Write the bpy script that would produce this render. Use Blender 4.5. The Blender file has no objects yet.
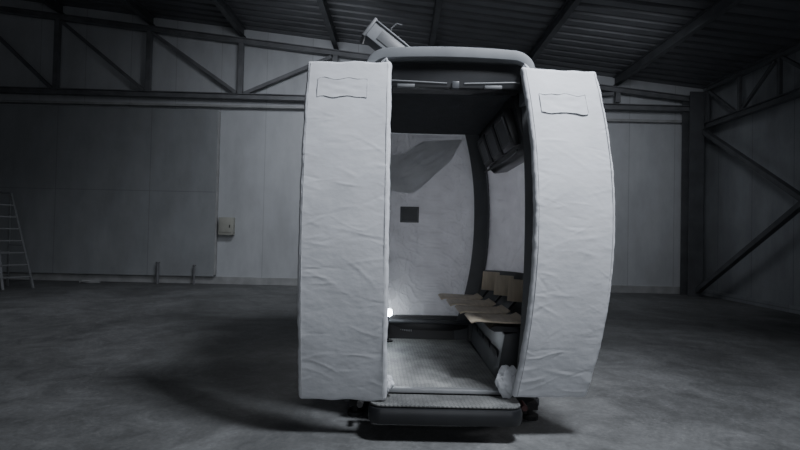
import bpy, bmesh, math, random
from mathutils import Vector, Matrix, noise
random.seed(3)
WL={}
COL=bpy.context.scene.collection
# ------------------------------------------------------------ materials
def mat(name,col,rough=.6,metal=0,var=.0,vscale=4,bump=0,bscale=20,stretch=(1,1,1),emit=None,trans=0,detail=6):
    m=bpy.data.materials.new(name); m.use_nodes=True
    n=m.node_tree.nodes; l=m.node_tree.links; b=n['Principled BSDF']
    b.inputs['Base Color'].default_value=(*col,1); b.inputs['Roughness'].default_value=rough; b.inputs['Metallic'].default_value=metal
    tc=n.new('ShaderNodeTexCoord'); mp=n.new('ShaderNodeMapping'); mp.inputs['Scale'].default_value=stretch
    l.new(tc.outputs['Object'],mp.inputs[0])
    src=None
    if var:
        t=n.new('ShaderNodeTexNoise'); t.inputs['Scale'].default_value=vscale; t.inputs['Detail'].default_value=detail
        l.new(mp.outputs[0],t.inputs['Vector'])
        r=n.new('ShaderNodeValToRGB'); r.color_ramp.elements[0].position=.3; r.color_ramp.elements[1].position=.7
        r.color_ramp.elements[0].color=(*[c*(1-var) for c in col],1); r.color_ramp.elements[1].color=(*[min(1,c*(1+var)) for c in col],1)
        l.new(t.outputs['Fac'],r.inputs[0]); l.new(r.outputs[0],b.inputs['Base Color']); src=r
    bp=None
    if bump:
        t2=n.new('ShaderNodeTexNoise'); t2.inputs['Scale'].default_value=bscale; t2.inputs['Detail'].default_value=5
        l.new(mp.outputs[0],t2.inputs['Vector'])
        bp=n.new('ShaderNodeBump'); bp.inputs['Strength'].default_value=bump; bp.inputs['Distance'].default_value=.02
        l.new(t2.outputs['Fac'],bp.inputs['Height']); l.new(bp.outputs[0],b.inputs['Normal'])
    if trans:
        tr=n.new('ShaderNodeBsdfTranslucent'); tr.inputs['Color'].default_value=(*col,1)
        if src: l.new(src.outputs[0],tr.inputs['Color'])
        mx=n.new('ShaderNodeMixShader'); mx.inputs[0].default_value=trans
        l.new(b.outputs[0],mx.inputs[1]); l.new(tr.outputs[0],mx.inputs[2]); l.new(mx.outputs[0],n['Material Output'].inputs[0])
    if emit:
        b.inputs['Emission Color'].default_value=(*emit[0],1); b.inputs['Emission Strength'].default_value=emit[1]
    return m
M={}
M['fabric']=mat('white_fabric',(.65,.665,.69),.92,0,.09,3.5,.12,14,(1,1,1.6),detail=10)
M['film']=mat('protective_film',(.76,.765,.79),.45,0,.07,7,.4,8,(1,1,1),trans=.45,detail=12)
M['film_grey']=mat('grey_film',(.72,.73,.745),.5,0,.10,6,.3,8,trans=.3)
M['seam']=mat('grey_stitching',(.42,.43,.44),.8,0,.1,8)
M['dark']=mat('dark_grey_plastic',(.06,.064,.07),.42,0,.15,6)
M['black']=mat('black_plastic',(.016,.017,.019),.35,0,.2,6)
M['ceil_in']=mat('dark_liner',(.035,.038,.043),.8,0,.2,12,.2,60)
M['grey']=mat('light_grey_paint',(.18,.19,.20),.45,0,.16,5)
M['arm']=mat('arm_grey_paint',(.22,.23,.24),.5,0,.2,6)
M['midgrey']=mat('grey_paint',(.14,.145,.15),.45,0,.12,5)
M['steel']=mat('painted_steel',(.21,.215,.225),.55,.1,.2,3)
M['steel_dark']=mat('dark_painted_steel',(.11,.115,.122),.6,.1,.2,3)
M['alu']=mat('aluminium',(.38,.39,.40),.4,.6,.1,8)
M['wood']=mat('varnished_plywood',(.58,.50,.38),.45,0,.14,4,.1,30,(8,1,1))
M['beige']=mat('beige_enamel',(.46,.46,.41),.6,0,.08,6)
M['rub']=mat('rubber',(.02,.02,.02),.8,0,.2,10)
M['red']=mat('dark_red_plastic',(.06,.015,.013),.5,0,.1,10)
M['lamp']=mat('led_face',(.9,.95,1),.5,0,emit=((.80,.90,1),60))
M['base']=mat('light_baseboard',(.42,.425,.425),.7,0,.2,3)
M['ceil']=mat('corrugated_sheet',(.17,.175,.185),.40,.25,.15,1.5)

def seam_mat(name,col,w,h,dirt,seam=.55,msize=.012):
    m=mat(name,col,.6,0); n=m.node_tree.nodes; l=m.node_tree.links; b=n['Principled BSDF']
    tc=n.new('ShaderNodeTexCoord'); sx=n.new('ShaderNodeSeparateXYZ'); cx=n.new('ShaderNodeCombineXYZ'); ad=n.new('ShaderNodeMath'); ad.operation='ADD'
    l.new(tc.outputs['Object'],sx.inputs[0]); l.new(sx.outputs[0],ad.inputs[0]); l.new(sx.outputs[1],ad.inputs[1])
    l.new(ad.outputs[0],cx.inputs[0]); l.new(sx.outputs[2],cx.inputs[1])
    br=n.new('ShaderNodeTexBrick'); br.offset=0; br.inputs['Scale'].default_value=1
    br.inputs['Brick Width'].default_value=w; br.inputs['Row Height'].default_value=h
    br.inputs['Mortar Size'].default_value=msize; br.inputs['Mortar Smooth'].default_value=.4
    br.inputs['Color1'].default_value=(*col,1); br.inputs['Color2'].default_value=(*[c*.95 for c in col],1)
    br.inputs['Mortar'].default_value=(*[c*seam for c in col],1)
    l.new(cx.outputs[0],br.inputs['Vector'])
    cur=br
    for sc,d,p0,p1,st in ((.7,8,.3,.65,(1,1,1)),(1.6,12,.36,.6,(1,1,.35))):
        mp=n.new('ShaderNodeMapping'); mp.inputs['Scale'].default_value=st; l.new(tc.outputs['Object'],mp.inputs[0])
        no=n.new('ShaderNodeTexNoise'); no.inputs['Scale'].default_value=sc; no.inputs['Detail'].default_value=d; no.inputs['Roughness'].default_value=.65
        l.new(mp.outputs[0],no.inputs['Vector'])
        r=n.new('ShaderNodeValToRGB'); r.color_ramp.elements[0].position=p0; r.color_ramp.elements[1].position=p1
        k=1-dirt; r.color_ramp.elements[0].color=(k,k,k,1); r.color_ramp.elements[1].color=(1,1,1,1)
        l.new(no.outputs['Fac'],r.inputs[0])
        mx=n.new('ShaderNodeMixRGB'); mx.blend_type='MULTIPLY'; mx.inputs[0].default_value=1
        l.new(cur.outputs[0],mx.inputs[1]); l.new(r.outputs[0],mx.inputs[2]); cur=mx
    l.new(cur.outputs[0],b.inputs['Base Color'])
    return m
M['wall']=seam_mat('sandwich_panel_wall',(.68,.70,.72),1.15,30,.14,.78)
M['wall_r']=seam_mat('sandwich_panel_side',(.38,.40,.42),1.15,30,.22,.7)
M['slide']=seam_mat('sliding_door_panel',(.44,.46,.475),2.35,30,.17,.75)

def floor_mat():
    m=mat('concrete_floor',(.2,.2,.2),.6); n=m.node_tree.nodes; l=m.node_tree.links; b=n['Principled BSDF']
    tc=n.new('ShaderNodeTexCoord')
    def nz(sc,det,dist=0,rough=.5):
        t=n.new('ShaderNodeTexNoise'); t.inputs['Scale'].default_value=sc; t.inputs['Detail'].default_value=det; t.inputs['Distortion'].default_value=dist; t.inputs['Roughness'].default_value=rough
        l.new(tc.outputs['Object'],t.inputs['Vector']); return t
    def ramp(src,p0,c0,p1,c1):
        r=n.new('ShaderNodeValToRGB'); e=r.color_ramp.elements; e[0].position=p0; e[0].color=(*c0,1); e[1].position=p1; e[1].color=(*c1,1); l.new(src.outputs['Fac'],r.inputs[0]); return r
    def mul(a,b_):
        mx=n.new('ShaderNodeMixRGB'); mx.blend_type='MULTIPLY'; mx.inputs[0].default_value=1; l.new(a.outputs[0],mx.inputs[1]); l.new(b_.outputs[0],mx.inputs[2]); return mx
    a=nz(.5,14,.9,.68); r=ramp(a,.36,(.13,.134,.134),.64,(.245,.252,.252))
    c=nz(2.2,15,1.2,.75); r2=ramp(c,.40,(.66,.66,.66),.58,(1,1,1))
    d=nz(7,12,2.5,.75); r3=ramp(d,.57,(1,1,1),.64,(1.3,1.3,1.28))
    g=nz(35,8,0,.7); r4=ramp(g,.3,(.75,.75,.75),.7,(1.1,1.1,1.1))
    mx=mul(mul(mul(r,r2),r3),r4); l.new(mx.outputs[0],b.inputs['Base Color'])
    rr=n.new('ShaderNodeMapRange'); rr.inputs[3].default_value=.5; rr.inputs[4].default_value=.8
    l.new(c.outputs['Fac'],rr.inputs[0]); l.new(rr.outputs[0],b.inputs['Roughness'])
    bp=n.new('ShaderNodeBump'); bp.inputs['Strength'].default_value=.3; bp.inputs['Distance'].default_value=.012
    l.new(c.outputs['Fac'],bp.inputs['Height']); l.new(bp.outputs[0],b.inputs['Normal'])
    return m
M['floor']=floor_mat()
def plate_mat(name,k):
    m=mat(name,(.3,.3,.3),.5,.1); n=m.node_tree.nodes; l=m.node_tree.links; b=n['Principled BSDF']
    tc=n.new('ShaderNodeTexCoord'); mp=n.new('ShaderNodeMapping'); mp.inputs['Rotation'].default_value=(0,0,math.radians(45)); l.new(tc.outputs['Object'],mp.inputs[0])
    br=n.new('ShaderNodeTexBrick'); br.inputs['Scale'].default_value=1; br.inputs['Brick Width'].default_value=.042; br.inputs['Row Height'].default_value=.019
    br.inputs['Mortar Size'].default_value=.005; br.inputs['Mortar Smooth'].default_value=.5
    br.inputs['Color1'].default_value=(.60*k,.61*k,.59*k,1); br.inputs['Color2'].default_value=(.52*k,.53*k,.51*k,1); br.inputs['Mortar'].default_value=(.30*k,.31*k,.31*k,1)
    l.new(mp.outputs[0],br.inputs['Vector'])
    no=n.new('ShaderNodeTexNoise'); no.inputs['Scale'].default_value=5; no.inputs['Detail'].default_value=10; l.new(tc.outputs['Object'],no.inputs['Vector'])
    r=n.new('ShaderNodeValToRGB'); r.color_ramp.elements[0].position=.35; r.color_ramp.elements[1].position=.65
    r.color_ramp.elements[0].color=(.55,.55,.55,1); l.new(no.outputs['Fac'],r.inputs[0])
    mx=n.new('ShaderNodeMixRGB'); mx.blend_type='MULTIPLY'; mx.inputs[0].default_value=1
    l.new(br.outputs[0],mx.inputs[1]); l.new(r.outputs[0],mx.inputs[2]); l.new(mx.outputs[0],b.inputs['Base Color'])
    bp=n.new('ShaderNodeBump'); bp.inputs['Strength'].default_value=.5; bp.inputs['Distance'].default_value=.004; bp.invert=True
    l.new(br.outputs['Fac'],bp.inputs['Height']); l.new(bp.outputs[0],b.inputs['Normal'])
    return m
M['plate']=plate_mat('tread_plate',.85)
M['plate_worn']=plate_mat('worn_tread_plate',.5)
# ------------------------------------------------------------ helpers
def mk(name,verts,faces,m,parent=None,smooth=False,kind=None,label=None,cat=None,group=None,origin=None,bevel=0,recalc=True,ang=40):
    vs=[Vector(v) for v in verts]
    if origin is None:
        lo=Vector([min(v[i] for v in vs) for i in range(3)]); hi=Vector([max(v[i] for v in vs) for i in range(3)])
        origin=(lo+hi)/2
    origin=Vector(origin)
    me=bpy.data.meshes.new(name)
    bm=bmesh.new(); bv=[bm.verts.new(v-origin) for v in vs]
    for f in faces:
        try: bm.faces.new([bv[i] for i in f])
        except ValueError: pass
    if recalc: bmesh.ops.recalc_face_normals(bm,faces=bm.faces)
    if bevel:
        es=[e for e in bm.edges if len(e.link_faces)==2 and e.calc_face_angle(0)>.6]
        bmesh.ops.bevel(bm,geom=es,offset=bevel,segments=2,profile=.5,affect='EDGES')
    bm.to_mesh(me); bm.free()
    me.materials.append(m)
    if smooth or bevel:
        for p in me.polygons: p.use_smooth=True
        try: me.set_sharp_from_angle(angle=math.radians(ang))
        except Exception: pass
    o=bpy.data.objects.new(name,me); COL.objects.link(o)
    place(o,origin,parent)
    if kind:o['kind']=kind
    if label:o['label']=label
    if cat:o['category']=cat
    if group:o['group']=group
    return o
def place(o,w,parent):
    w=Vector(w); WL[o.name]=w
    if parent is not None:
        o.parent=parent; o.location=w-WL[parent.name]
    else: o.location=w
def empty(name,loc,label=None,cat=None,parent=None,group=None):
    o=bpy.data.objects.new(name,None); o.empty_display_size=.1; COL.objects.link(o); place(o,loc,parent)
    if label:o['label']=label
    if cat:o['category']=cat
    if group:o['group']=group
    return o
BF=[(0,1,3,2),(4,6,7,5),(0,4,5,1),(2,3,7,6),(0,2,6,4),(1,5,7,3)]
def boxv(c,s,R=None):
    c=Vector(c); out=[]
    for i in (-1,1):
        for j in (-1,1):
            for k in (-1,1):
                v=Vector((i*s[0]/2,j*s[1]/2,k*s[2]/2))
                if R is not None: v=R@v
                out.append(c+v)
    return out
def box(name,c,s,m,R=None,**k):
    return mk(name,boxv(c,s,R),BF,m,**k)
def multi(parts):
    V=[];F=[]
    for v,f in parts:
        o=len(V); V+=list(v); F+=[tuple(i+o for i in q) for q in f]
    return V,F
def axR(p0,p1,up=Vector((0,0,1))):
    d=(Vector(p1)-Vector(p0)).normalized()
    if abs(d.dot(up))>.98: up=Vector((0,1,0))
    x=d.cross(up).normalized(); y=x.cross(d).normalized()
    return Matrix((x,y,d)).transposed()
def beamv(p0,p1,w,h):
    R=axR(p0,p1); L=(Vector(p1)-Vector(p0)).length
    return boxv((Vector(p0)+Vector(p1))/2,(w,h,L),R),BF
def beam(name,p0,p1,w,h,m,**k):
    v,f=beamv(p0,p1,w,h); return mk(name,v,f,m,**k)
def ibeamv(p0,p1,w,h,t=.02,up=Vector((0,0,1))):
    R=axR(p0,p1,up); L=(Vector(p1)-Vector(p0)).length; c=(Vector(p0)+Vector(p1))/2
    a=boxv(c+R@Vector((0,h/2-t/2,0)),(w,t,L),R); b=boxv(c-R@Vector((0,h/2-t/2,0)),(w,t,L),R); d=boxv(c,(t,h-2*t,L),R)
    return multi([(a,BF),(b,BF),(d,BF)])
def tubev(pts,r,n=10,cap=True):
    pts=[Vector(p) for p in pts]; V=[];F=[]
    for i,p in enumerate(pts):
        a=pts[max(0,i-1)]; b=pts[min(len(pts)-1,i+1)]
        R=axR(a,b,Vector((0.13,0.2,1)).normalized())
        for j in range(n):
            t=2*math.pi*j/n; V.append(p+R@Vector((math.cos(t)*r,math.sin(t)*r,0)))
    for i in range(len(pts)-1):
        for j in range(n):
            F.append((i*n+j,i*n+(j+1)%n,(i+1)*n+(j+1)%n,(i+1)*n+j))
    if cap: F.append(tuple(range(n))[::-1]); F.append(tuple((len(pts)-1)*n+j for j in range(n)))
    return V,F
def tube(name,pts,r,m,n=10,**k):
    v,f=tubev(pts,r,n); return mk(name,v,f,m,smooth=True,**k)
def prism(name,poly,axis,a0,a1,m,rotz=None,**k):
    def P(q,a):
        return Vector({'y':(q[0],a,q[1]),'z':(q[0],q[1],a),'x':(a,q[0],q[1])}[axis])
    n=len(poly); V=[P(q,a0) for q in poly]+[P(q,a1) for q in poly]
    if rotz:
        c=sum(V,Vector())/len(V); R=Matrix.Rotation(rotz,3,'Z'); V=[c+R@(v-c) for v in V]
    F=[tuple(range(n))[::-1],tuple(range(n,2*n))]+[(i,(i+1)%n,n+(i+1)%n,n+i) for i in range(n)]
    return mk(name,V,F,m,**k)
# ------------------------------------------------------------ room
XL,XR,YB,YF=-13.0,7.6,12.6,-7.0
def roofz(x): return 6.02-.109*x
box('floor',((XL+XR)/2,(YB+YF)/2,-.05),(XR-XL+.4,YB-YF+.4,.1),M['floor'],kind='structure')
def wallpoly(name,x0,y0,x1,y1,m):
    d=Vector((x1-x0,y1-y0,0)).normalized(); nrm=Vector((d.y,-d.x,0))*.12
    a=Vector((x0,y0,0)); b=Vector((x1,y1,0)); za=Vector((0,0,roofz(x0)-.005)); zb=Vector((0,0,roofz(x1)-.005))
    V=[a,b,b+zb,a+za,a+nrm,b+nrm,b+zb+nrm,a+za+nrm]
    F=[(0,1,2,3),(7,6,5,4),(0,4,5,1),(2,6,7,3),(1,5,6,2),(0,3,7,4)]
    mk(name,V,F,m,kind='structure',origin=(0,y0 if abs(d.x)>.5 else 0,0))
wallpoly('wall_back',XR,YB,XL,YB,M['wall'])
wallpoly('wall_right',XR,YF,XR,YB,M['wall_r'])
wallpoly('wall_left',XL,YB,XL,YF,M['wall'])
wallpoly('wall_front',XL,YF,XR,YF,M['wall'])
V=[];F=[];y=YF-.1;per=.32;rows=[]
while y<YB+.1:
    for dy,dz in ((0,0),(.19,0),(.22,.055),(.29,.055)):
        rows.append((min(y+dy,YB+.12),dz))
    y+=per
for yy,dz in rows:
    V.append((XL-.1,yy,roofz(XL-.1)+dz)); V.append((XR+.1,yy,roofz(XR+.1)+dz))
n=len(rows)
for yy,dz in rows:
    V.append((XL-.1,yy,roofz(XL-.1)+.12)); V.append((XR+.1,yy,roofz(XR+.1)+.12))
for i in range(n-1):
    F.append((2*i,2*i+1,2*i+3,2*i+2)); F.append((2*n+2*i,2*n+2*i+2,2*n+2*i+3,2*n+2*i+1))
mk('ceiling',V,F,M['ceil'],kind='structure',recalc=False)
box('baseboard_back',((XL+XR)/2,YB-.02,.09),(XR-XL-.1,.04,.18),M['base'],kind='structure')
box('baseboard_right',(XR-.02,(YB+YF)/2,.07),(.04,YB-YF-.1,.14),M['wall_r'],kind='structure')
PX=[-10.95,-8.65,-6.35,-4.05,-1.7,.65,3.0,5.35]
first=None
for x in PX:
    z=roofz(x)-.13
    v,f=ibeamv((x,YF+.1,z),(x,YB-.05,z),.12,.22,.015)
    if first is None:
        first=mk('roof_purlin',v,f,M['steel_dark'],label='dark painted steel purlin under the corrugated roof',cat='steel beam',group='roof purlins'); fx=x
    else:
        o=first.copy(); COL.objects.link(o); o.location=first.location+Vector((x-fx,0,roofz(x)-roofz(fx)))
tr=empty('wall_truss',(-2.6,YB-.2,4.6),'grey welded steel lattice truss along the white panel wall','steel truss')
yt=YB-.2
zc=lambda x:4.66-.006*x
v,f=ibeamv((XL+.1,yt,zc(XL)),(7.15,yt,zc(7.15)),.16,.14,.02); mk('bottom_chord',v,f,M['steel'],parent=tr)
dzt=.38
v,f=ibeamv((XL+.1,yt,roofz(XL+.1)-dzt),(7.15,yt,roofz(7.15)-dzt),.14,.14,.02); mk('top_chord',v,f,M['steel'],parent=tr)
for x in PX:
    beam('vertical',(x,yt,4.74),(x,yt,roofz(x)-dzt-.06),.12,.10,M['steel'],parent=tr)
for i in range(len(PX)-1):
    a,b=PX[i],PX[i+1]
    if i<3: p=(a+.1,yt,roofz(a)-dzt-.12); q=(b-.1,yt,4.78)
    else: p=(a+.1,yt,4.76); q=(b-.1,yt,roofz(b)-dzt-.1)
    beam('diagonal',p,q,.09,.08,M['steel'],parent=tr)
prism('door_1',[(XL+.3,.19),(-4.62,.19),(-4.62,4.34),(XL+.3,4.40)],'y',YB-.13,YB-.05,M['slide'],kind='structure')
box('trim_1',((XL+.2+-2.4)/2,YB-.13,4.45),(10.4,.14,.05),M['base'],kind='structure')
box('trim_2',(6.0,YB-.08,4.32),(2.6,.12,.06),M['base'],kind='structure')
box('trim_3',(-4.60,YB-.07,2.27),(.04,.08,4.1),M['base'],kind='structure')
v,f=ibeamv((7.15,YB-.35,0),(7.15,YB-.35,roofz(7.15)-.28),.34,.36,.03,Vector((0,1,0)))
mk('steel_column',v,f,M['steel_dark'],label='dark steel I-section column in the corner of the hall',cat='column',group='hall columns')
v,f=ibeamv((7.35,5.6,0),(7.35,5.6,roofz(7.35)-.28),.3,.3,.03,Vector((0,1,0)))
mk('steel_column',v,f,M['steel_dark'],label='dark steel I-section column along the side wall',cat='column',group='hall columns')
xr=7.33
t2=empty('wall_truss',(xr,8,4.1),'dark steel lattice truss along the side wall','steel truss')
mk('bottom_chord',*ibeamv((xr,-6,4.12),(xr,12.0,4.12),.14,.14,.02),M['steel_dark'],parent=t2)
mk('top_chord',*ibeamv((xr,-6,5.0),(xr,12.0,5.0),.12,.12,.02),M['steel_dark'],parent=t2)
yy=12.0;k=0
while yy>3:
    if abs(yy-5.6)>.3 : beam('vertical',(xr,yy-.02,4.19),(xr,yy-.02,4.94),.07,.07,M['steel_dark'],parent=t2)
    a=(xr,yy-.1,4.2 if k%2 else 4.92); b=(xr,yy-1.05,4.92 if k%2 else 4.2)
    beam('diagonal',a,b,.06,.06,M['steel_dark'],parent=t2)
    yy-=1.15;k+=1
br=empty('wall_bracing',(xr,9,0),'grey steel cross bracing on the side wall','steel bracing')
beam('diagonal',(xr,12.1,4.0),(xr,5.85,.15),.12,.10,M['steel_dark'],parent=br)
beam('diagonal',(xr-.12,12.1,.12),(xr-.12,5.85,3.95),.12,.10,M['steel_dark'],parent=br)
# ------------------------------------------------------------ cabin
CX,CY=.35,4.42; A,B,N=.97,1.0,4.0
def s(z): return 1-.17*((z-1.35)/1.1)**2
def S(t,z,off=0):
    c,sn=math.cos(t),math.sin(t); k=s(z)
    x=(A*k+off)*math.copysign(abs(c)**(2/N),c); y=(B*k+off)*math.copysign(abs(sn)**(2/N),sn)
    return Vector((CX+x,CY+y,z))
cab=empty('gondola_cabin',(CX,CY,0),'cable car gondola cabin with open doors wrapped in white protective fabric','cable car cabin')
def ridge(v,w): return max(0,1-abs(v)/w)
def patch(name,tl,tr_,z0,z1,m,o0=0,o1=-.045,nz=24,nt=14,parent=cab,wr=0,label=None,zfun=None):
    f0=tl if callable(tl) else (lambda z:math.radians(tl)); f1=tr_ if callable(tr_) else (lambda z:math.radians(tr_))
    V=[];F=[];W=nt+1
    for off in (o0,o1):
        for i in range(nz+1):
            z=z0+(z1-z0)*i/nz
            for j in range(nt+1):
                t=f0(z)+(f1(z)-f0(z))*j/nt
                o=off
                if wr:
                    p=S(t,z,0)
                    q=Vector((p.x*4+z*2,p.y*4,z*3.4-p.x*2))
                    r1=noise.noise(q); r2=noise.noise(q*2.0+Vector((5,1,2))); r3=noise.noise(q*4+Vector((1,8,2))); r4=noise.noise(Vector((p.x*9,p.y*9,z*3)))
                    o-=wr*(.5*noise.noise(Vector((p.x*2,p.y*2,z*2)))+.55*ridge(r1,.07)+.5*ridge(r2,.09)+.35*ridge(r3,.12)+.35*ridge(r4,.08))
                V.append(S(t,z,o))
    H=(nz+1)*W
    for i in range(nz):
        for j in range(nt):
            a=i*W+j
            F.append((a,a+1,a+W+1,a+W)); F.append((H+a,H+a+W,H+a+W+1,H+a+1))
    for i in range(nz):
        for j in (0,nt):
            a=i*W+j; F.append((a,a+W,H+a+W,H+a))
    for j in range(nt):
        for i in (0,nz):
            a=i*W+j; F.append((a,a+1,H+a+1,H+a))
    return mk(name,V,F,m,parent=parent,smooth=True,label=label)
def tx_(x,z):
    return math.acos(min(1,(x/(A*s(z)))**(N/2)))
def wz(z): return .255+.215*max(0,1-abs((z-1.5)/1.1)**2.2)
def pz(z): return wz(z)+.15
def wl_(z): return .62+.10*max(0,1-abs((z-1.5)/1.1)**2.2)
rw=lambda z:tx_(wz(z),z); rp=lambda z:tx_(pz(z),z)
PI=math.pi
lw=lambda z:PI-tx_(wl_(z),z); lp2=lambda z:PI-tx_(wl_(z)+.06,z)
bw=patch('rear_window',rw,lw,.47,2.40,M['film'],-.015,-.02,240,160,wr=.010,label='rear window covered with crinkled pale protective film')
patch('rear_pillar',rp,rw,.258,2.42,M['dark'],.01,-.06,30,4)
patch('rear_pillar',lw,lp2,.258,2.42,M['dark'],.01,-.06,30,4)
patch('rear_lower_panel',rw,lw,.258,.50,M['black'],.01,-.06,6,16)
patch('side_window',rp,-58,.98,2.26,M['film'],-.01,-.015,80,140,wr=.009,label='side window covered with pale crinkled film')
patch('side_window',lp2,180+58,.98,2.26,M['film'],-.01,-.015,60,100,wr=.009,label='side window covered with pale crinkled film')
patch('side_panel',rp,-58,.258,.985,M['midgrey'],.0,-.04,14,30)
patch('side_panel',lp2,238,.258,.985,M['midgrey'],.0,-.04,14,30)
patch('upper_band',rp,-58,2.255,2.44,M['dark'],.0,-.04,4,30)
patch('upper_band',lp2,238,2.255,2.44,M['dark'],.0,-.04,4,30)
fo=lambda z:-tx_(.56,z); fo2=lambda z:-PI+tx_(.56,z)
patch('door_pillar',-57.5,fo,.27,2.44,M['midgrey'],.0,-.06,24,6)
patch('door_pillar',180+57.5,lambda z:2*PI+fo2(z),.27,2.44,M['midgrey'],.0,-.06,24,6)
def ring(z,k,off=0,n=64):
    return [Vector((CX+(A*k+off)*math.copysign(abs(math.cos(t))**(2/N),math.cos(t)),CY+(B*k+off)*math.copysign(abs(math.sin(t))**(2/N),math.sin(t)),z)) for t in [2*PI*i/n for i in range(n)]]
def loft(name,rings,m,**kw):
    n=len(rings[0]); V=[v for r in rings for v in r]; F=[]
    for i in range(len(rings)-1):
        for j in range(n): F.append((i*n+j,i*n+(j+1)%n,(i+1)*n+(j+1)%n,(i+1)*n+j))
    F.append(tuple(range(n))[::-1]); F.append(tuple((len(rings)-1)*n+j for j in range(n)))
    return mk(name,V,F,m,**kw)
loft('floor_frame',[ring(.10,.72),ring(.12,.80),ring(.255,s(.27)+.01)],M['black'],parent=cab,smooth=True)
loft('ceiling_liner',[ring(2.40,s(2.40),-.06),ring(2.44,s(2.44),-.06)],M['ceil_in'],parent=cab)
loft('roof',[ring(2.445,.835,.01),ring(2.48,.85,.02),ring(2.53,.83),ring(2.565,.74),ring(2.585,.5)],M['grey'],parent=cab,smooth=True)
prism('floor_plate',[(-.30,3.60),(-.06,3.55),(.76,3.55),(.72,5.15),(.70,5.18),(-.0,5.18),(-.30,5.15)],'z',.257,.272,M['plate'],parent=cab)
box('threshold',(.35,3.52,.262),(1.06,.05,.03),M['alu'],parent=cab,bevel=.004)
def rrect(x0,x1,y0,y1,r,n=6):
    out=[(x1,y1),(x0,y1)]
    for cx_,cy_,a0 in ((x0+r,y0+r,180),(x1-r,y0+r,270)):
        for i in range(n+1):
            a=math.radians(a0+90*i/n); out.append((cx_+r*math.cos(a),cy_+r*math.sin(a)))
    return out
SX0,SX1=-.185,.835
step=prism('entry_step',rrect(SX0,SX1,3.24,3.50,.09),'z',.11,.228,M['black'],parent=cab,bevel=.035,label='black moulded entry step with worn tread plate')
prism('step_tread',rrect(SX0+.012,SX1-.012,3.258,3.49,.08),'z',.229,.242,M['plate_worn'],parent=step,bevel=.004)
v,f=multi([beamv((-.35,3.85,.08),(-.35,5.1,.08),.08,.05),beamv((1.05,3.85,.08),(1.05,5.1,.08),.08,.05),beamv((-.4,3.9,.08),(1.1,3.9,.08),.06,.05),beamv((-.4,5.05,.08),(1.1,5.05,.08),.06,.05)])
mk('underframe',v,f,M['steel_dark'],parent=cab)
for (x,y) in ((-.30,3.75),(1.00,3.75),(-.30,5.05),(1.00,5.05)):
    v,f=multi([tubev([(x,y,0),(x,y,.03)],.06,14),tubev([(x,y,.03),(x,y,.10)],.022,10),(boxv((x,y,.1),(.09,.09,.05)),BF)])
    mk('foot',v,f,M['rub'],parent=cab)
tube('bumper',[(-.25,3.46,.17),(-.25,3.56,.17)],.022,M['rub'],parent=cab)
tube('bumper',[(.885,3.46,.17),(.885,3.56,.17)],.022,M['red'],parent=cab,label='small dark red bumper roller')
def arch(hw,zb,zt,r,crown,n=10):
    pts=[(-hw,zb)]
    for i in range(n+1):
        a=math.radians(180-90*i/n); pts.append((-hw+r*1.2+r*1.2*math.cos(a),zt-r+r*math.sin(a)))
    for i in range(1,8):
        x=-hw+1.2*r+(2*hw-2.4*r)*i/8; pts.append((x,zt+crown*(1-(x/(hw-1.2*r))**2)))
    for i in range(n+1):
        a=math.radians(90-90*i/n); pts.append((hw-r*1.2+r*1.2*math.cos(a),zt-r+r*math.sin(a)))
    pts.append((hw,zb)); return pts
hx=.32
oa=arch(.585,2.30,2.63,.14,.015); ia=arch(.535,2.30,2.545,.09,.012)
npt=len(oa)
def mixp(a,b,t): return [(p[0]+(q[0]-p[0])*t,p[1]+(q[1]-p[1])*t) for p,q in zip(a,b)]
V=[];F=[]
secs=[(3.95,oa),(3.425,oa),(3.40,mixp(oa,ia,.06)),(3.385,mixp(oa,ia,.18)),(3.38,mixp(oa,ia,.6)),(3.385,mixp(oa,ia,.9)),(3.40,ia),(3.95,ia)]
for yy,pl in secs:
    for x,z in pl: V.append((hx+x,yy,z))
K=len(secs)
for k in range(K):
    for i in range(npt-1):
        a=k*npt+i; b=((k+1)%K)*npt+i; F.append((a,a+1,b+1,b))
F.append(tuple(k*npt for k in range(K))); F.append(tuple(k*npt+npt-1 for k in range(K)))
can=mk('door_canopy',V,F,M['grey'],parent=cab,smooth=True,label='grey rounded canopy frame over the doorway')
box('door_header',(hx,3.52,2.45),(1.0,.16,.17),M['black'],parent=cab,bevel=.008)
for x0,x1 in ((-.62,-.275),(.915,1.28)): box('door_rail',((x0+x1)/2,3.43,2.43),(x1-x0,.03,.035),M['dark'],parent=cab,bevel=.004)
tube('door_rod',[(-.15,3.415,2.405),(.3,3.415,2.39)],.007,M['midgrey'],parent=cab)
tube('door_rod',[(.42,3.415,2.39),(.80,3.415,2.405)],.007,M['midgrey'],parent=cab)
for x in (.02,.62): box('door_actuator',(x,3.42,2.37),(.12,.025,.022),M['midgrey'],parent=cab,bevel=.004)
box('latch',(.36,3.42,2.38),(.05,.03,.05),M['dark'],parent=cab,bevel=.004)
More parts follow.
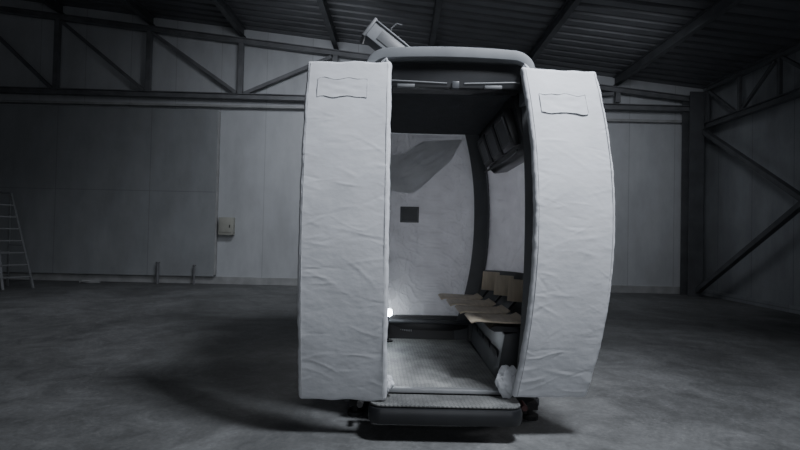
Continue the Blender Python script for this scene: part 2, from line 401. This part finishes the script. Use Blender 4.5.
# ------------ doors
def kz(z): return (z-1.37)/1.1
def DR(side,f,z):
    k=kz(z)
    if side=='L':
        xi=-.078-.008*k+.003*(1-k*k); xo=-.642; y=3.345-.155*(1-k*k)+.01*k; yo=y+.02; yi=y
    else:
        xi=.785+.075*(1-k*k)+.012*k; xo=1.29+.100*(1-k*k)+.022*k; yi=3.36-.16*(1-k*k); yo=yi+.06
    return Vector((xi+(xo-xi)*f,yi+(yo-yi)*f,z))
def DN(side,f,z):
    a=DR(side,0,z); b=DR(side,1,z); d=(b-a).normalized(); u=(DR(side,f,z+.01)-DR(side,f,z-.01)).normalized()
    n=d.cross(u).normalized()
    return n if n.y<0 else -n
def D(side,f,z,off): return DR(side,f,z)+DN(side,f,z)*off
FOLDS={}
for sd in 'LR':
    rr=random.Random(11 if sd=='L' else 29); fl=[]
    for i in range(110):
        ed=rr.random()
        if ed<.3: f=rr.uniform(.0,.22)
        elif ed<.6: f=rr.uniform(.78,1.0)
        else: f=rr.uniform(.15,.85)
        z=rr.uniform(.32,2.15); L=rr.uniform(.04,.16) if ed<.6 else rr.uniform(.06,.22)
        a=rr.gauss(0,.38); fl.append((f*.56,z,L,math.cos(a),math.sin(a),rr.uniform(.006,.014),rr.uniform(.0003,.0015)*rr.choice((1,1,-1)),rr.uniform(-1.2,1.2)))
    FOLDS[sd]=fl
def folds(side,f,z):
    h=0;x=f*.56
    for fx_,fz,L,ca,sa,w,amp,cv in FOLDS[side]:
        dx=x-fx_; dz=z-fz
        if abs(dz)>.14 or abs(dx)>.26: continue
        u=dx*ca+dz*sa; v=-dx*sa+dz*ca-cv*u*u
        if abs(v)>3*w or abs(u)>L: continue
        h+=amp*math.exp(-(v/w)**2)*(1-(u/L)**2)**1.5
    return h
def doorloft(name,side,z0,z1,inset,th,m,parent,wr=0,nz=400,nw=60,label=None):
    V=[];F=[]
    sec=[]
    fi=inset/.55
    for i in range(nw+1): sec.append((fi+(1-2*fi)*i/nw,1))
    for i in range(1,6): sec.append((None,('o',i/6)))
    for i in range(nw//2+1): sec.append((1-fi-(1-2*fi)*i/(nw//2),-1))
    for i in range(1,6): sec.append((None,('i',i/6)))
    n=len(sec)
    for r in range(nz+1):
        q=r/nz; z=z0+(z1-z0)*q
        e=min(q,1-q)*(z1-z0); tk=th*min(1,.6+.4*min(1,e/.02)**.5)
        for (f,b) in sec:
            if f is None:
                w,u=b; a=PI*u
                nn=math.cos(a)*tk/2; ex=math.sin(a)*tk*.3
                f=(1-fi)+ex/.55 if w=='o' else fi-ex/.55
                if w=='i': nn=-nn
            else:
                nn=b*tk/2
            zz=z
            if wr:
                P=DR(side,min(1,max(0,f)),z); sd=7 if side=='R' else 0
                edge=1-min(1,min(abs(f),abs(1-f))/.14)
                h=wr*(.6*noise.noise(Vector((P.x*2.0+sd,z*1.6,sd)))+.26*edge*noise.noise(Vector((P.x*3,z*14,13+sd)))+.08*noise.noise(Vector((P.x*7,z*9,9+sd)))+.03*noise.noise(Vector((P.x*22,z*30,9+sd))))
                if nn>0: h+=folds(side,f,z)
                nn+=h*(1 if nn>0 else -.5)
                f+=wr*(.5*noise.noise(Vector((sd+3,z*7,2)))+.3*noise.noise(Vector((sd+3,z*20,2))))*(1 if f>.5 else -1)*edge/.5
                if q<.01 or q>.99: zz+=.011*noise.noise(Vector((P.x*8,sd,5)))
            p=D(side,f,z,nn); p.z+=zz-z
            V.append(p)
    for r in range(nz):
        for j in range(n): F.append((r*n+j,r*n+(j+1)%n,(r+1)*n+(j+1)%n,(r+1)*n+j))
    F.append(tuple(range(n))[::-1]); F.append(tuple(nz*n+j for j in range(n)))
    return mk(name,V,F,m,parent=parent,smooth=True,label=label,ang=60)
def strip(name,side,f0,f1,z0,z1,off,th,m,parent,wob=.0,nf=40,nz=20,label=None):
    V=[];F=[];W=nf+1
    for o in (off+th,off):
        for i in range(nz+1):
            for j in range(nf+1):
                f=f0+(f1-f0)*j/nf; z=z0+(z1-z0)*i/nz
                z+=wob*noise.noise(Vector((f*7,z*3,1)))
                w=(1-abs(2*j/nf-1))*(1-abs(2*i/nz-1))*3
                V.append(D(side,f,z,o+(.004*min(1,w)*(noise.noise(Vector((f*5,z*26,4)))) if wob else 0)))
    H=(nz+1)*W
    for i in range(nz):
        for j in range(nf):
            a=i*W+j; F.append((a,a+1,a+W+1,a+W)); F.append((H+a,H+a+W,H+a+W+1,H+a+1))
    for i in range(nz):
        for j in (0,nf): a=i*W+j; F.append((a,a+W,H+a+W,H+a))
    for j in range(nf):
        for i in (0,nz): a=i*W+j; F.append((a,a+1,H+a+1,H+a))
    return mk(name,V,F,m,parent=parent,smooth=True,label=label)
def lump(name,c,r,seed,m,parent,label=None):
    bm=bmesh.new(); bmesh.ops.create_icosphere(bm,subdivisions=5,radius=1)
    V=[];
    for v in bm.verts:
        d=v.co.normalized(); k=1+.3*noise.noise(d*1.6+Vector((seed,0,0)))+.22*(.3-abs(noise.noise(d*3+Vector((seed,3,0)))))+.1*(.3-abs(noise.noise(d*7+Vector((seed,3,0)))))
        V.append(Vector((c[0]+d.x*r[0]*k,c[1]+d.y*r[1]*k,c[2]+d.z*r[2]*k)))
    F=[tuple(v.index for v in f.verts) for f in bm.faces]; bm.free()
    return mk(name,V,F,m,parent=parent,smooth=True,label=label,ang=80)
for side,zb,zt in (('L',.25,2.50),('R',.285,2.48)):
    dr=doorloft('door',side,zb+.03,zt-.02,.03,.03,M['dark'],cab,0,30,6,label='sliding cabin door leaf wrapped in a white fabric cover')
    doorloft('fabric_cover',side,zb,zt,.012,.062,M['fabric'],dr,.012,label='wrinkled white padded fabric cover')
    if side=='L': f0,f1,z0,z1=.27,.86,2.235,2.365
    else: f0,f1,z0,z1=.15,.76,2.16,2.29
    strip('cover_pocket',side,f0,f1,z0,z1,.034,.0015,M['fabric'],dr,.016)
    pts=[]
    for k in range(61):
        u=k/60*4; e=int(min(3,u)); w=u-e
        f,z=[(f0+(f1-f0)*w,z0),(f1,z0+(z1-z0)*w),(f1-(f1-f0)*w,z1),(f0,z1-(z1-z0)*w)][e]
        z+=.017*noise.noise(Vector((f*7,z*3,1)))
        pts.append(D(side,f,z,.036+.003*noise.noise(Vector((f*14,z*19,0)))))
    tube('pocket_seam',pts,.0016,M['seam'],n=6,parent=dr)
    for fs in (.035,.965):
        tube('edge_seam',[D(side,fs,zb+.02+(zt-zb-.04)*k/60,.0325+.0015*noise.noise(Vector((fs,k*.4,0)))) for k in range(61)],.002,M['seam'],n=6,parent=dr)
    if side=='L': lump('loose_fabric_end',(-.075,3.43,.33),(.05,.06,.06),2,M['fabric'],dr)
    else:
        lump('loose_fabric_end',(.765,3.45,.36),(.075,.05,.10),5,M['fabric'],dr)
    sg=1 if side=='L' else -1
    qq=D(side,.12,zt-.01,0)
    tube('tie_cord',[qq+Vector((0,.02,0)),qq+Vector((.01*sg,.02,.03)),qq+Vector((.035*sg,.0,.045)),qq+Vector((.05*sg,.03,.02))],.009,M['fabric'],parent=dr)
def RW(x,z,off):
    r=x-CX; t=tx_(abs(r),z); t=t if r>=0 else PI-t
    return S(t,z,off)
def rpoly(name,poly,off,th,m,**k):
    c=(sum(p[0] for p in poly)/len(poly),sum(p[1] for p in poly)/len(poly))
    V=[];n=len(poly);L=24
    V.append(RW(c[0],c[1],off))
    for l in range(1,L+1):
        for p in poly:
            x=c[0]+(p[0]-c[0])*l/L; z=c[1]+(p[1]-c[1])*l/L
            u=z*.8-x*.45
            V.append(RW(x,z,off-.018*abs(noise.noise(Vector((x*1.5,u*14,2))))-.006*ridge(noise.noise(Vector((x*4,u*20,7))),.15)))
    F=[(0,1+i,1+(i+1)%n) for i in range(n)]
    for l in range(L-1):
        for i in range(n):
            a=1+l*n; b=a+n; F.append((a+i,b+i,b+(i+1)%n,a+(i+1)%n))
    m0=len(V); V2=[v+Vector((0,-th,0)) for v in V]; F2=[tuple(i+m0 for i in f)[::-1] for f in F]
    e=1+(L-1)*n
    F3=[(e+i,e+(i+1)%n,m0+e+(i+1)%n,m0+e+i) for i in range(n)]
    return mk(name,V+V2,F+F2+F3,m,smooth=True,**k)
def sub(poly,k=10):
    out=[]
    for i in range(len(poly)):
        a,b=poly[i],poly[(i+1)%len(poly)]
        for j in range(k):
            x,z=(a[0]+(b[0]-a[0])*j/k,a[1]+(b[1]-a[1])*j/k)
            out.append((x,z+.006*noise.noise(Vector((x*5,z*5,0)))))
    return out
rpoly('loose_film_flap',sub([(-.16,2.17),(.0,2.20),(.22,2.33),(.65,2.35),(.54,2.14),(.12,1.78),(-.16,1.82)]),-.05,.003,M['film_grey'],parent=bw,label='grey triangular flap of folded film')
box('window_vent',(.10,RW(.1,1.56,0).y-.055,1.56),(.20,.02,.17),M['midgrey'],parent=bw,bevel=.004,label='small dark grey square plate on the film')
box('vent_insert',(.10,RW(.1,1.56,0).y-.069,1.56),(.16,.008,.13),M['dark'],parent=bw)
box('rear_ledge',(.22,5.20,.45),(1.10,.14,.03),M['dark'],parent=cab,bevel=.01)
box('rear_kick_panel',(.20,5.235,.35),(1.06,.03,.175),M['black'],parent=cab,bevel=.006)
v,f=multi([(boxv((.03+.022*i,5.217,.35),(.012,.004,.02)),BF) for i in range(6)])
mk('maker_mark',v,f,M['alu'],parent=cab,label='small silver lettering mark')
prism('bench_base',[(.74,.275),(.80,.62),(1.00,.66),(1.04,.275)],'y',3.75,5.10,M['dark'],parent=cab,bevel=.01)
for i in range(4): box('bench_vent',(.765,3.95+.33*i,.45),(.012,.25,.06),M['black'],R=Matrix.Rotation(math.radians(-10),3,'Y'),parent=cab)
prism('bench_rail',[(.66,.68),(.70,.66),(.98,.66),(.98,.69),(.70,.70)],'y',3.62,5.15,M['black'],parent=cab)
def seat(y,w,dx,yaw):
    c=(.72+dx,y,.735)
    prof=[(-.25,.004),(-.235,.014),(-.20,.018),(0,.010),(.12,.010),(.16,.03),(.16,.018),(.12,-.002),(0,-.002),(-.20,.006),(-.225,.000),(-.24,-.008)]
    st=prism('seat',[(c[0]+a,c[2]+b-.01) for a,b in prof],'y',y-w/2,y+w/2,M['wood'],parent=cab,bevel=.002,label='pale varnished plywood bench seat with backrest')
    pr=[(-.010,.0),(.003,.0),(.02,.09),(.035,.18),(.022,.185),(.008,.09)]
    bx=.25
    prism('backrest',[(c[0]+bx+a,c[2]+.07+b) for a,b in pr],'y',y-.09,y+.09,M['wood'],rotz=yaw,parent=st,bevel=.002)
    beam('bracket',(c[0]+.19,y+.05,c[2]-.01),(c[0]+bx+.05,y+.05,c[2]+.13),.03,.02,M['black'],parent=st)
for i,(y,dx) in enumerate(((5.04,-.06),(4.62,-.015),(4.20,.02),(3.78,.05))): seat(y,.35,dx,math.radians(55))
cons=prism('upper_console',[(.80,2.395),(.90,2.02),(.94,1.98),(1.08,2.0),(1.04,2.395)],'y',3.66,5.06,M['black'],parent=cab,bevel=.012,label='dark overhead rail with square vent units')
ang=math.atan2(.14,.395); RM=Matrix.Rotation(-ang,3,'Y')
for i in range(3):
    y=4.84-.44*i; c=Vector((.845,y,2.18))
    u=box('vent_unit',c,(.09,.38,.28),M['black'],R=RM,parent=cons,bevel=.010,label='black square framed vent unit')
    sq=[c+RM@Vector((-.047,a,b)) for a,b in ((-.15,-.10),(.15,-.10),(.15,.10),(-.15,.10))]
    v,f=multi([beamv(sq[k],sq[(k+1)%4],.016,.016) for k in range(4)])
    mk('vent_frame',v,f,M['midgrey'],parent=u)
    box('vent_recess',c+RM@Vector((-.046,0,0)),(.006,.27,.18),M['dark'],R=RM,parent=u)
tube('grab_rail',[(.86,3.7,1.99),(.86,4.3,1.98),(.84,5.0,1.99)],.010,M['dark'],parent=cons)
# hanger arm on roof
A0=Vector((.26,4.30,2.66)); A1=Vector((-.30,4.20,3.06)); R_=axR(A0,A1)
arm=mk('hanger_arm',*beamv(A0,A1,.16,.15),M['arm'],parent=cab,bevel=.012,label='grey box-section hanger arm')
cm=(A0+A1)/2; Lm=(A1-A0).length
sgy=1 if R_.col[0].y<0 else -1
mk('arm_cap_strip',boxv(cm+R_@Vector((0,.08,0)),(.19,.012,Lm),R_),BF,M['arm'],parent=arm,bevel=.003)
mk('arm_side_plate',boxv(cm+R_@Vector((.083*sgy,0,.06)),(.010,.085,Lm*.55),R_),BF,M['midgrey'],parent=arm,bevel=.003)
mk('arm_end_plate',boxv(A1,(.19,.19,.03),R_),BF,M['midgrey'],parent=arm,bevel=.008)
mk('gusset',[(-.05,4.12,2.72),(.24,4.12,2.72),(.16,4.12,2.84),(-.05,4.14,2.72),(.24,4.14,2.72),(.16,4.14,2.84)],[(0,1,2),(5,4,3),(0,3,4,1),(1,4,5,2),(2,5,3,0)],M['midgrey'],parent=arm)
box('roof_mount',(.20,4.32,2.64),(.40,.34,.14),M['midgrey'],parent=cab,bevel=.02)
tube('lifting_hook',[(-.12,4.2,2.98),(-.11,4.2,3.09),(-.06,4.2,3.13),(-.02,4.2,3.115)],.006,M['midgrey'],parent=arm)
# ------------------------------------------------------------ lamp added inside cabin, stand-in for a floodlight glowing through the rear film
wl=empty('glow_lamp',(-.095,5.03,.274),'small bright round lamp standing in for a floodlight glow behind the rear film','work light')
mk('stand',*multi([tubev([(-.095,5.03,.274),(-.095,5.03,.285)],.05,16),tubev([(-.095,5.03,.285),(-.095,5.03,.52)],.008,8)]),M['black'],parent=wl)
tube('housing',[(-.095,5.05,.56),(-.095,5.025,.56)],.046,M['dark'],n=24,parent=wl)
tube('lamp_face',[(-.095,5.026,.56),(-.095,5.018,.56)],.038,M['lamp'],n=24,parent=wl)
# ------------------------------------------------------------ electrical box on back wall
eb=empty('electrical_box',(-4.33,YB-.01,1.45),'small beige electrical box mounted on the white wall','electrical box')
box('body',(-4.33,YB-.0975,1.45),(.36,.19,.44),M['beige'],parent=eb,bevel=.015)
box('door',(-4.33,YB-.20,1.47),(.30,.02,.34),M['beige'],parent=eb,bevel=.006)
box('handle',(-4.22,YB-.217,1.45),(.02,.02,.07),M['black'],parent=eb)
for x,h,w in ((-5.95,.50,.07),(-5.05,.45,.05)):
    mk('pipe_stub',*multi([tubev([(x,YB-.25,0),(x,YB-.25,h)],w/2,12),tubev([(x,YB-.25,h),(x,YB-.25,h+.03)],w/2+.015,12)]),M['steel'],smooth=True,label='short grey pipe rising from the floor by the wall',cat='pipe',group='pipe stubs by the wall')
mk('wood_offcut',*multi([beamv((-7.7,YB-.5,.03),(-7.25,YB-.45,.03),.07,.04),beamv((-7.6,YB-.6,.065),(-7.3,YB-.35,.065),.06,.03)]),M['base'],label='pale timber offcuts lying on the floor by the wall',cat='wood scraps')
# ladder
lad=empty('stepladder',(-8.6,10.8,0),'aluminium A-frame stepladder standing on the floor','ladder')
tp=2.05
T0=Vector((-8.62,10.8,tp)); Fb=Vector((-8.08,10.65,0)); Rb=Vector((-8.90,10.98,0))
for u in (-.5,.5):
    off=Vector((u*.30,u*.46,0))
    beam('front_rail',Fb+off,T0+off*.6,.045,.03,M['alu'],parent=lad)
    beam('rear_rail',Rb+off,T0+off*.6+Vector((-.03,.01,0)),.04,.03,M['alu'],parent=lad)
    beam('spreader',Fb.lerp(T0,.45)+off*.82,Rb.lerp(T0,.45)+off*.82,.02,.012,M['midgrey'],parent=lad)
for i in range(1,8):
    q=i/8; c=Fb.lerp(T0,q); k=1-.4*q
    beam('tread',c-Vector((.15,.23,0))*k,c+Vector((.15,.23,0))*k,.08,.025,M['alu'],parent=lad)
for i in (1,3,5):
    q=i/8; c=Rb.lerp(T0,q); k=1-.4*q
    beam('brace',c-Vector((.15,.23,0))*k,c+Vector((.15,.23,0))*k,.03,.02,M['alu'],parent=lad)
box('top_cap',T0+Vector((0,0,.01)),(.18,.28,.03),M['midgrey'],parent=lad,bevel=.008)
# ------------------------------------------------------------ lights
def area(name,loc,target,sx,sy,pw,col,spread=180):
    L=bpy.data.lights.new(name,'AREA'); L.shape='RECTANGLE'; L.size=sx; L.size_y=sy; L.energy=pw; L.color=col; L.spread=math.radians(spread)
    o=bpy.data.objects.new(name,L); COL.objects.link(o); o.location=loc
    o.rotation_euler=(Vector(target)-Vector(loc)).to_track_quat('-Z','Y').to_euler(); return o
LC=(.88,.92,1)
area('daylight_opening',(1.0,-3.5,2.2),(.3,4,1.3),4.5,2.6,60,LC)
area('ceiling_light',(1.9,1.8,5.3),(.1,4.2,0),.8,.8,120,LC,105)
area('hall_fill',(4.2,8.2,4.9),(4.2,12.5,2.2),1.6,1.0,22,LC,120)  # added fill without a fitting, raises the right part of the back wall
area('hall_fill',(-1.8,8.2,5.2),(-2.0,12.5,2.4),1.6,1.0,46,LC,125)  # added fill, raises the middle of the back wall
area('hall_fill',(-6.0,7.0,5.6),(-6.0,8.0,0),2.0,1.5,15,LC,90)  # added fill for the left hall floor
area('rear_film_fill',(.9,8.6,1.9),(.35,5.3,1.4),1.4,1.4,12,(.95,.96,1),70)  # added light behind the cabin, brightens the translucent rear film
area('side_film_fill',(4.4,5.6,2.2),(1.3,4.8,1.6),1.0,1.0,11,(.95,.95,1),60)  # added light outside the cabin, brightens the side window film
P=bpy.data.lights.new('lamp_spill','POINT'); P.energy=2.2; P.color=(.88,.94,1); P.shadow_soft_size=.03  # added point light, throws a halo around the lamp onto the film
o=bpy.data.objects.new('lamp_spill',P); COL.objects.link(o); o.location=(-.06,5.08,.60)
w=bpy.data.worlds.new('World'); bpy.context.scene.world=w; w.use_nodes=True
w.node_tree.nodes['Background'].inputs[0].default_value=(.6,.7,.8,1); w.node_tree.nodes['Background'].inputs[1].default_value=.01
# ------------------------------------------------------------ camera
cd=bpy.data.cameras.new('Camera'); cam=bpy.data.objects.new('Camera',cd); COL.objects.link(cam)
cd.lens=22.5; cd.sensor_width=36; cd.clip_start=.05
cam.location=(0,0,1.35)
cam.rotation_euler=(Matrix.Rotation(math.radians(91.03),3,'X')@Matrix.Rotation(math.radians(1.25),3,'Z')).to_euler()
bpy.context.scene.camera=cam
